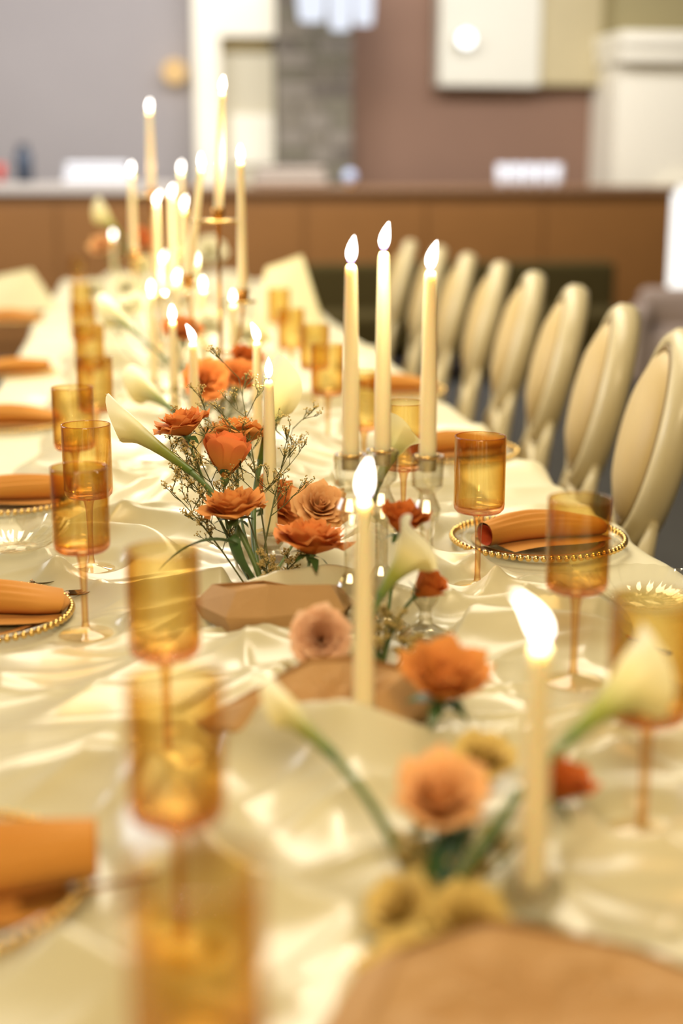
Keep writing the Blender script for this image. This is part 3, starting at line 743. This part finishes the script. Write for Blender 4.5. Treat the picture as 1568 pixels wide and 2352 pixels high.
def wrap(base, w, d, h, label, seed, rz=0, peaks=None):
    """a low faceted wrap of kraft paper folded round the stems"""
    r = random.Random(seed); z = top_h(base[0], base[1])
    t = thing('kraft_wrap', label, 'flower wrap', (base[0], base[1], z), rz, group='kraft paper flower wraps')
    n = 7
    prof = []
    for i in range(n):
        a = 2*PI*i/n+r.uniform(-.22, .22); k = r.uniform(.78, 1.15); hh = h*(r.uniform(.40, 1.2) if peaks is None else peaks[i])
        prof.append((math.cos(a)*w/2*k, math.sin(a)*d/2*k, hh))
    for i in range(n):                     # every paper facet is a fold of its own
        x, y, hh = prof[i]; x2, y2, h2 = prof[(i+1) % n]
        b = B(); o_ = .0012*(i % 2)
        fl = 1.02
        V = [(x*.92, y*.92, .001), (x2*.92, y2*.92, .001), (x2*fl, y2*fl, h2*.45), (x*fl, y*fl, hh*.45), (x2*.80, y2*.80, h2), (x*.80, y*.80, hh)]
        b.add(V, [(0, 1, 2, 3), (3, 2, 4, 5)])
        V2 = [(v[0]*.985, v[1]*.985, v[2]) for v in V]; b.add(V2, [(3, 2, 1, 0), (5, 4, 2, 3)])
        b.ob('paper_fold', M_tan, t, False)
    b = B()                                # crumpled paper filling the mouth of the wrap
    def top(u, v):
        a = 2*PI*u; i = (u*n) % n; i0 = int(i) % n; f = i-int(i); p0 = prof[i0]; p1 = prof[(i0+1) % n]
        return Vector(((p0[0]*(1-f)+p1[0]*f)*.81*v, (p0[1]*(1-f)+p1[1]*f)*.81*v, (p0[2]*(1-f)+p1[2]*f)*(.9*v)+(1-v)*h*.35+.006*math.sin(7*a+9*v)*math.sin(PI*v)))
    b.grid(top, 36, 5); b.ob('paper_filling', M_tan, t, False)
    return t
def P(px, py, y): return on_y(px, py, y)
toward = Vector((-.1, -1, .25)); up = Vector((0, 0, 1))
bF, bM, bN, bR, bG, bE = (CL[k] for k in ('focus', 'mid', 'near', 'far', 'glow', 'end'))
# focus cluster
rose(P(420, 972, 2.14), (-.30, .10, 1), .040, P_orange, bF, 'frilled orange rose at the upper left of the sharp cluster, seen from the side', seed=1)
rose(P(549, 992, 2.22), (.1, .25, 1), .044, P_amber, bF, 'dark orange rose half hidden behind the coral rose', seed=2)
rose(P(520, 1050, 2.08), (.10, .12, 1), .052, P_coral, bF, 'smooth coral rose showing its green sepals, left of the sharp candle', open_=.7, seed=3)
tr4 = rose(P(535, 1160, 1.97), (-.10, .02, 1), .043, P_amber, bF, 'ruffled amber rose just below the coral rose', seed=4)
rose(P(640, 1150, 2.26), (.7, -.5, .5), .042, P_orange, bF, 'orange rose facing right behind the sharp candle', seed=5)
rose(P(716, 1235, 1.88), (.12, .10, 1), .047, P_orange, bF, 'broad blurred orange rose between the sharp candle and the blurred candle', seed=6)
rose(P(735, 1160, 2.2), (.1, -.6, .6), .040, P_peach, bF, 'pale peach rose lying behind the broad orange rose', seed=8)
leaf_on(tr4, P(545, 1250, 1.93), P(450, 1205, 1.9), P(362, 1312, 1.86), .0085)
leaf_on(tr4, P(585, 1330, 1.93), P(520, 1260, 1.93), P(545, 1205, 1.95), .011)
calla(P(225, 920, 2.2), P(440, 1085, 2.05), .029, bF, 'long calla lily stretching left from the roses with a curled tip', roll=2.4, slender=.85)
calla(P(652, 835, 2.36), P(598, 1060, 2.2), .036, bF, 'upright calla lily glowing behind the sharp candle', roll=1.0)
for i, (px, py, y, w_) in enumerate([(395, 1050, 2.1, 'reaching far left below the frilled orange rose'), (430, 1000, 2.18, 'behind the frilled orange rose'), (548, 868, 2.3, 'rising highest above the dark orange rose'), (480, 960, 2.25, 'between the frilled rose and the dark rose'), (672, 985, 2.25, 'right of the sharp candle'), (395, 1130, 2.05, 'low at the left of the ruffled amber rose'), (690, 1280, 1.95, 'under the broad blurred orange rose'), (610, 1290, 1.93, 'low in the opening of the kraft wrap')]):
    sprig((bF[0]+rnd.uniform(-.02, .02), bF[1]+rnd.uniform(-.02, .02)), P(px, py, y), 'wispy filler sprig '+w_, 20+i, .55 if i < 6 else .8)
wrap(base_spot(640, 1425), .205, .15, .062, 'kraft paper wrap below the sharp rose cluster', 3, .2)
# small white calla in front of the goblet
calla(P(930, 950, 1.95), P(868, 1110, 1.86), .034, bM, 'small white calla lily in front of the goblet between the tall candles', roll=-.6)
# mid cluster
rose(P(925, 1195, 1.74), (.15, -.1, 1), .037, P_deep, bM, 'deep orange rose behind the blurred candle and the pale calla', open_=.85, seed=11)
rose(P(978, 1345, 1.66), (.6, -.2, .7), .030, P_deep, bM, 'small deep orange rose half hidden under the pale calla', open_=.7, seed=12)
rose(P(737, 1466, 1.52), (-.12, -1, .45), .042, P_pink, (bM[0]-.05, bM[1]), 'pink rose facing the viewer left of the blurred candle', open_=.85, seed=13)
calla(P(975, 1205, 1.60), P(872, 1370, 1.58), .036, bM, 'pale calla lily leaning right in front of the deep orange rose', roll=.5)
for i, (px, py, y, w_) in enumerate([(905, 1420, 1.62, 'under the pale calla lily'), (690, 1555, 1.5, 'under the pink rose'), (860, 1480, 1.6, 'behind the blurred candle'), (945, 1480, 1.62, 'right of the blurred candle')]):
    sprig((bM[0]+rnd.uniform(-.02, .02), bM[1]+rnd.uniform(-.02, .02)), P(px, py, y), 'dark filler sprig '+w_, 40+i, .8)
wrap(base_spot(735, 1665), .25, .12, .058, 'kraft paper wrap below the pink rose', 5, .1)
# near cluster
rose(P(1022, 1560, 1.30), (.1, -.35, 1), .050, P_amber, (bN[0]+.02, bN[1]+.12), 'large blurred amber orange rose above the peach rose', open_=.85, seed=21)
rose(P(1010, 1830, 1.06), (-.05, -.45, 1), .045, P_peach, bN, 'large very blurred peach rose near the nearest candle', open_=.85, seed=22)
rose(P(1285, 1800, 1.12), (.35, -.1, 1), .034, P_deep, bN, 'rust red rose behind the nearest candle', open_=.85, seed=23)
rose(P(1115, 1735, 1.2), (.1, -.4, 1), .026, P_butter, bN, 'small cream rose behind the top of the peach rose', seed=24)
rose(P(1075, 2110, .99), (.1, -.45, 1), .030, P_butter, (bN[0]+.03, bN[1]-.02), 'cream rose low beside the nearest candle', seed=25, sep=False)
rose(P(935, 2240, .93), (-.2, -.4, 1), .034, P_butter, (bN[0]-.02, bN[1]-.05), 'cream rose at the bottom of the near cluster', seed=26, sep=False)
tcal = calla(P(1530, 1485, 1.12), P(1305, 1700, 1.06), .040, bN, 'blurred calla lily leaning right across the right goblet', roll=.4)
calla(P(605, 1575, 1.26), P(765, 1735, 1.16), .015, bN, 'blurred calla lily leaning left over the kraft paper', roll=2.2)
tn = rose(P(910, 2080, 1.0), (-.6, -.3, .8), .026, P_butter, bN, 'cream rose at the left of the dark stems', seed=27, sep=False)
for px, py, wd in ((1165, 1900, .016), (1010, 2000, .018), (1060, 1950, .014), (960, 2010, .014)):
    leaf_on(tn, P(px+20, py-90, 1.06), P(px, py, 1.04), (bN[0]+.0, bN[1], ZT+.02), wd)
for i, (px, py, w_) in enumerate([(1100, 1990, 'between the cream roses'), (930, 1950, 'behind the cream roses'), (1180, 1930, 'close beside the nearest candle')]):
    sprig((bN[0], bN[1]+.01*i), P(px, py, 1.05), 'dark filler sprig '+w_, 60+i, .8)
wrap(base_spot(1300, 2330), .34, .22, .06, 'kraft paper wrap at the bottom right under the nearest candle', 8, -.15)
# far cluster
rose(P(470, 868, 2.76), (0, -.8, .6), .040, P_orange, bR, 'orange rose with a spiral face left of the sharp candle, farther back', seed=31)
rose(P(553, 862, 2.86), (.2, -.5, .8), .040, P_orange, bR, 'orange rose behind the candle next to the spiral faced rose', seed=32)
rose(P(568, 818, 3.05), (.3, -.3, 1), .034, P_deep, bR, 'small orange rose peeping out above the candle pair', seed=33)
calla(P(300, 860, 3.0), P(400, 945, 2.8), .036, bR, 'blurred calla lily leaning left behind the goblets', roll=2.2)
calla(P(650, 880, 2.95), P(615, 985, 2.8), .030, bR, 'cream calla lily behind the upright glowing calla', roll=-.4)
wrap((bR[0]+.0, bR[1]-.03), .2, .15, .055, 'kraft paper wrap under the farther orange roses', 13)
for i in range(3): sprig((bR[0]+.01*i, bR[1]), P(440+70*i, 925, 2.8), 'filler sprig under the farther orange roses, %s' % ('left one', 'middle one', 'right one')[i], 80+i)
# glow cluster
rose(P(418, 755, 3.40), (.1, -.4, 1), .044, P_orange, bG, 'orange rose behind the candle in the glowing middle of the table', seed=41)
calla(P(230, 690, 3.9), P(325, 775, 3.6), .034, bG, 'far calla lily with a green stem reaching left in the glow', roll=2.2)
rose(P(300, 700, 4.0), (-.2, -.5, .8), .042, P_white, bG, 'white rose in the glow left of the candelabrum', seed=42)
rose(P(265, 735, 4.2), (-.1, -.5, .8), .040, P_white, bG, 'white rose low in the glow by the left goblets', seed=43)
rose(P(560, 760, 3.7), (.2, -.5, .8), .036, P_white, bG, 'white rose right of the candelabrum rod', seed=44)
rose(P(480, 740, 3.8), (.1, -.5, .8), .036, P_white, bG, 'white rose behind the candelabrum rod', seed=45)
calla(P(610, 740, 3.75), P(560, 840, 3.6), .032, bG, 'white calla lily right of the candelabrum', roll=-.5)
# end cluster
calla(P(215, 462, 5.9), P(280, 545, 5.8), .05, bE, 'tall white calla lily against the brown counter at the far left', roll=2.2)
rose(P(232, 562, 6.1), (-.3, -.6, .6), .046, P_peach, bE, 'peach rose at the far end left of the farthest candle', seed=51)
rose(P(325, 545, 6.2), (.2, -.6, .6), .042, P_coral, bE, 'far coral rose between the far candles', seed=52)
calla(P(345, 620, 6.0), P(290, 575, 6.1), .05, bE, 'white calla lily drooping right at the far end', roll=.4)
rose(P(482, 575, 6.3), (.1, -.7, .5), .06, P_white, (bE[0]+.3, bE[1]+.3), 'big white rose behind the candelabrum rod at the far end', seed=53)
rose(P(290, 655, 5.6), (0, -.6, .6), .05, P_white, bE, 'white rose in the brightest far haze', seed=54)
rose(P(215, 665, 5.9), (-.2, -.6, .6), .046, P_white, bE, 'white rose at the left of the brightest far haze', seed=55)

# ------------------------------------------------------------------ place settings
def bead_mesh(R, n, r, m):
    b = B()
    for i in range(n): b.ball((R*math.cos(2*PI*i/n), R*math.sin(2*PI*i/n), .007), r, 8, 6)
    return b.me('bead_rim', m)
b = B(); b.lathe([(0, .0), (.10, 0), (.118, .003), (.140, .007), (.140, .0085), (.118, .005), (.10, .0022), (0, .0022)], 48); PLm = b.me('dish', M_clear)
b = B(); b.lathe([(.098, .0024), (.104, .0034), (.110, .0030)], 48); RGm = b.me('gold_ring', M_brass)
BDm = bead_mesh(.141, 74, .0052, M_brass)
plab = ['on the right under the sharp ochre napkin', 'on the right behind the sharp one', 'on the right, third going back', 'at the left edge below the long stemmed goblet', 'at the left edge beside the paired goblets', 'at the left edge by the curled calla tip', 'at the left edge, two behind the paired goblets', 'at far left near the table end', 'at the lower left under the big blurred napkin']
nlab = ['ochre napkin rolled open like a cone on the sharp right charger', 'ochre napkin on the second charger going back on the right', 'ochre napkin on the third charger on the right', 'orange brown napkin at the left edge below the long stemmed goblet', 'orange brown napkin at the left edge beside the paired goblets', 'orange brown napkin at the left edge by the curled calla tip', 'thin orange napkin at the left edge, two behind the paired goblets', 'orange napkin at the far left edge near the end of the table', 'big blurred brown napkin at the lower left']
def napkin(x, y, z, rz, label, sc=1.0):
    t = thing('napkin', label, 'napkin', (x, y, z), rz, group='ochre napkins on the chargers')
    def fn(u, v):                          # v along, u around
        a = 2*PI*u; X = -.105+.21*v
        w_ = .023+.027*v**1.2-.012*max(0, v-.85)/.15; h_ = .019+.005*math.sin(PI*v)-.006*v
        pl = 1+.20*math.sin(13*a+3*v)*math.sin(PI*min(1, v*1.1))*max(0, math.sin(a))
        c = math.cos(a); s_ = math.sin(a)
        yy = w_*math.copysign(abs(c)**.85, c)
        zz = h_+h_*(s_ if s_ > 0 else max(s_, -.92))*pl
        return Vector((X*sc+.006*math.sin(a)*v, (yy+.012*math.sin(v*4))*sc, zz*sc+.0005))
    b = B(); b.grid(fn, 72, 22); b.ob('roll', M_napkin, t)
    b = B(); b.grid(lambda u, v: Vector(((-.1045+.022*v)*sc, (.0215-.006*v)*math.cos(2*PI*u)*sc, (.0185+(.0165-.006*v)*math.sin(2*PI*u))*sc)), 24, 4); b.ob('lining', M_napred, t)
    def fe(u, v):
        a = 2*PI*u; c = math.cos(a); s_ = math.sin(a); k = 1-v
        return Vector(((.105+.014*math.sin(v*PI/2))*sc, (.037*math.copysign(abs(c)**.85, c)*k-.009)*sc, (.011+.011*(s_ if s_ > 0 else max(s_, -.92))*k+.001)*sc))
    b = B(); b.grid(fe, 36, 6); b.ob('rolled_end', M_napkin, t)
    b = B()
    for dy, zz in ((-.004, .002),): b.grid(lambda u, v: Vector(((-.085+.19*u)*sc, (-.058+.116*v+.008*math.sin(6*u))*sc, (.0012+.0022*math.sin(3*PI*v)**2*u)*sc)), 12, 12)
    b.ob('lower_fold', M_napkin, t)
for i, ((x, y), (px, py, s_)) in enumerate(zip(PLP, PLT)):
    z = max(top_h(x+.1*math.cos(a), y+.1*math.sin(a)) for a in range(0, 7))+.002
    t = thing('charger_plate', 'clear charger with gold beaded rim '+plab[i], 'plate', (x, y, z), group='beaded glass chargers')
    ob('dish', PLm, t); ob('gold_ring', RGm, t); o = ob('bead_rim', BDm, t); o['kind'] = 'stuff'
    big = 1.25 if i == 8 else 1.0
    napkin(x+(.02 if s_ == 'l' else .0), y, z+.0035, (rnd.uniform(-.08, .12) if i else .04)+(PI if s_ == 'l' and i % 2 == 0 else 0)+(.30 if s_ == 'r' else 0), nlab[i], big)
# cutlery
def fork(x, y, rz, label):
    t = thing('fork', label, 'fork', (x, y, top_h(x, y)+.003), rz)
    b = B(); b.tube([(-.10, 0, .002), (-.02, 0, .003), (.03, 0, .004)], [.005, .0028, .003], 8, flat=.5); b.ob('handle', M_cutlery, t)
    b = B(); b.tube([(.03, 0, .004), (.045, 0, .003), (.055, 0, .004)], [.003, .010, .011], 8, flat=.25); b.ob('neck', M_cutlery, t)
    for k in range(4):
        b = B(); b.tube([(.053, -.009+.006*k, .004), (.075, -.009+.006*k, .003), (.098, -.008+.0054*k, .006)], [.0017, .0016, .001], 6); b.ob('tine', M_cutlery, t)
def spoon(x, y, rz, label):
    t = thing('spoon', label, 'spoon', (x, y, top_h(x, y)+.003), rz)
    b = B(); b.tube([(-.11, 0, .003), (0, 0, .003), (.04, 0, .005)], [.005, .003, .0025], 8, flat=.5); b.ob('handle', M_cutlery, t)
    b = B(); b.grid(lambda u, v: Vector((.035+.055*v, .018*(2*u-1)*math.sin(PI*min(.999, .06+.94*v))**.6, .006-.006*math.sin(PI*v)*(1-(2*u-1)**2))), 8, 10); b.ob('spoon_bowl', M_cutlery, t)
p = on_z(70, 1358, ZT+.02); fork(p.x, p.y, .25, 'dark gold fork beside the napkin below the long stemmed goblet')
p = on_z(20, 1335, ZT+.02); spoon(p.x, p.y, .5, 'dark gold spoon at the left edge behind the fork')
p = on_z(1405, 1440, ZT+.02); spoon(p.x, p.y, 1.95, 'dark gold spoon lying right of the blurred goblet')
p = on_z(340, 2015, ZT+.02); spoon(p.x, p.y, .3, 'dark gold spoon beside the big blurred napkin')
# ribbed glass bowls
def ribbed_bowl(x, y, label):
    t = thing('ribbed_bowl', label, 'bowl', (x, y, top_h(x, y)+.004), group='ribbed glass bowls')
    def fn(k):
        def g(u, v):
            a = 2*PI*u; r = (.03+.052*v**.7)*(1+.035*math.sin(22*a+3*v))-k; return Vector((r*math.cos(a), r*math.sin(a), .004+.034*v**1.6+(.002*k*100 if v == 0 else 0)))
        return g
    b = B(); b.grid(fn(0), 132, 7); b.grid(fn(.002), 132, 7); b.ob('bowl_wall', M_clear, t)
    b = B(); b.lathe([(0, 0), (.032, 0), (.032, .004), (0, .0045)], 32); b.ob('foot', M_clear, t)
p = on_z(40, 1290, ZT+.02); ribbed_bowl(p.x, p.y, 'ribbed clear glass bowl at the left edge behind the cutlery')
p = on_z(1480, 1365, ZT+.02); ribbed_bowl(p.x, p.y, 'ribbed clear glass bowl at the right behind the cut off goblet')
# upright cream napkins at the far settings
def standing_napkin(x, y, rz, w_, h_, label):
    t = thing('standing_napkin', label, 'napkin', (x, y, top_h(x, y)+.002), rz, group='cream napkins standing at the far settings')
    for s_, n in ((1, 'front_fold'), (-1, 'back_fold')):
        b = B()
        V = [(-w_/2, -s_*.085, 0), (w_/2, -s_*.085, 0), (w_*.16, 0, h_), (-w_*.34, 0, h_*.84)]
        V2 = [(v[0]*.98, v[1]-s_*(-.004), v[2]) for v in V]
        b.add(V+V2, [(0, 1, 2, 3), (7, 6, 5, 4), (0, 4, 5, 1), (1, 5, 6, 2), (2, 6, 7, 3), (3, 7, 4, 0)]); b.ob(n, M_napcream, t, False)
p = on_z(668, 772, ZT+.01); standing_napkin(p.x, p.y, -.15, .27, .30, 'cream napkin standing upright at the far right before the olive banquette')
p = on_z(50, 706, ZT+.01); standing_napkin(p.x, p.y, .1, .32, .18, 'cream napkin standing low at the far left edge of the table')

# ------------------------------------------------------------------ chairs along the right side
def chair_parts():
    D = {}
    W, H, cz_ = .18, .225, .835                       # oval half sizes and centre height
    tl = math.radians(13)
    T = Matrix.Translation((.275, 0, cz_)) @ Matrix.Rotation(tl, 4, 'Y')
    def ring(rx, rz, off, n=56): return [T @ Vector((off, rx*math.cos(2*PI*i/n), rz*math.sin(2*PI*i/n))) for i in range(n)]
    def loop(rings, n=56):
        b = B(); V = []; F = []
        for r in rings: V += r
        m = len(rings)
        for k in range(m):
            for i in range(n):
                j = (i+1) % n; k2 = (k+1) % m; F.append((k*n+i, k*n+j, k2*n+j, k2*n+i))
        b.add(V, F); return b
    D['back_frame'] = loop([ring(W-.040, H-.040, .020), ring(W-.040, H-.040, -.018), ring(W-.028, H-.028, -.030), ring(W-.014, H-.014, -.026), ring(W, H, -.012), ring(W+.003, H+.003, .014), ring(W-.006, H-.006, .032), ring(W-.028, H-.028, .034)]).me('back_frame', M_chairframe)
    b = B(); rings = [(1, .000), (.97, -.018), (.86, -.036), (.6, -.052), (.3, -.058)]
    for sg in (1, -1):
        V = []; F = []; n = 56
        for k, o_ in rings: V += ring((W-.040)*k, (H-.040)*k, -.004+(o_ if sg == 1 else -o_*.8+.008))
        c = T @ Vector((-.004+(-.059 if sg == 1 else .056), 0, 0)); V.append(c)
        for q in range(len(rings)-1):
            for i in range(n): j = (i+1) % n; F.append((q*n+i, q*n+j, (q+1)*n+j, (q+1)*n+i))
        q = len(rings)-1
        for i in range(n): F.append((q*n+i, q*n+(i+1) % n, len(V)-1))
        b.add(V, F)
    D['back_pad'] = b.me('back_pad', M_chairpad)
    b = B(); b.tube(ring(W-.043, H-.043, -.022)+ring(W-.043, H-.043, -.022)[:1], .0085, 8, False); D['piping'] = b.me('piping', M_piping)
    b = B(); b.grid(lambda u, v: Vector((-.22+.44*u, (.222-.03*u)*(2*v-1), .47+.035*(1-(2*u-1)**4)*(1-(2*v-1)**4))), 16, 16); D['seat'] = b.me('seat', M_chairpad)
    b = B()
    V = [(-.22, -.222), (.22, -.192), (.22, .192), (-.22, .222)]
    b.add([(x, y, .405) for x, y in V]+[(x, y, .47) for x, y in V], [(3, 2, 1, 0), (4, 5, 6, 7), (0, 1, 5, 4), (1, 2, 6, 5), (2, 3, 7, 6), (3, 0, 4, 7)]); D['seat_rail'] = b.me('seat_rail', M_chairframe, False)
    b = B(); b.lathe([(.012, 0), (.015, .02), (.022, .30), (.027, .36), (.020, .375), (.028, .39), (.028, .41), (0, .41)], 16); D['front_leg'] = b.me('leg', M_chairframe)
    for s in (-1, 1):
        b = B(); b.tube([(.30, s*.20, 0), (.245, s*.198, .22), (.215, s*.195, .42), (.207, s*.185, .50), (.232, s*.158, .62), (.256, s*.145, .70)], [.014, .019, .024, .025, .021, .009], 12); D['rear%d' % s] = b.me('leg', M_chairframe)
    b = B(); b.tube(bez((.205, -.165, .56), (.225, 0, .68), (.205, .165, .56), 12), .015, 10); b.tube(bez((.218, -.07, .62), (.205, 0, .54), (.218, .07, .62), 8), .014, 8); D['crest'] = b.me('crest', M_chairframe)
    return D
CD = chair_parts()
def chair(x, y, rz, label):
    t = thing('dining_chair', label, 'chair', (x, y, 0), rz, group='oval backed chairs along the right side')
    for n in ('back_frame', 'back_pad', 'seat', 'seat_rail', 'crest'):
        o = ob(n, CD[n], t)
        if n == 'back_pad': ob('piping', CD['piping'], o)
    for s in (-1, 1):
        ob('leg', CD['front_leg'], t, Matrix.Translation((-.19, s*.205, 0))); ob('leg', CD['rear%d' % s], t)
tops = [(1568, 742, 'nearest chair, cut off by the right edge of the picture'), (1432, 688, 'ivory oval backed chair, second from the right edge'), (1322, 640, 'ivory oval backed chair, third from the right edge'), (1228, 616, 'ivory oval backed chair, fourth from the right edge'), (1150, 598, 'ivory oval backed chair, fifth from the right edge'), (1076, 576, 'ivory oval backed chair, sixth from the right edge'), (1012, 566, 'ivory oval backed chair between the right tall candle and the farthest chair'), (945, 548, 'farthest ivory oval backed chair, beside the middle tall candle')]
for (px, py, lab), y in zip(tops, (2.73, 3.28, 3.86, 4.41, 4.95, 5.50, 6.05, 6.62)):
    p = on_y(px, py, y); chair(p.x-.335, y, math.radians(-11)+rnd.uniform(-.03, .03), lab)
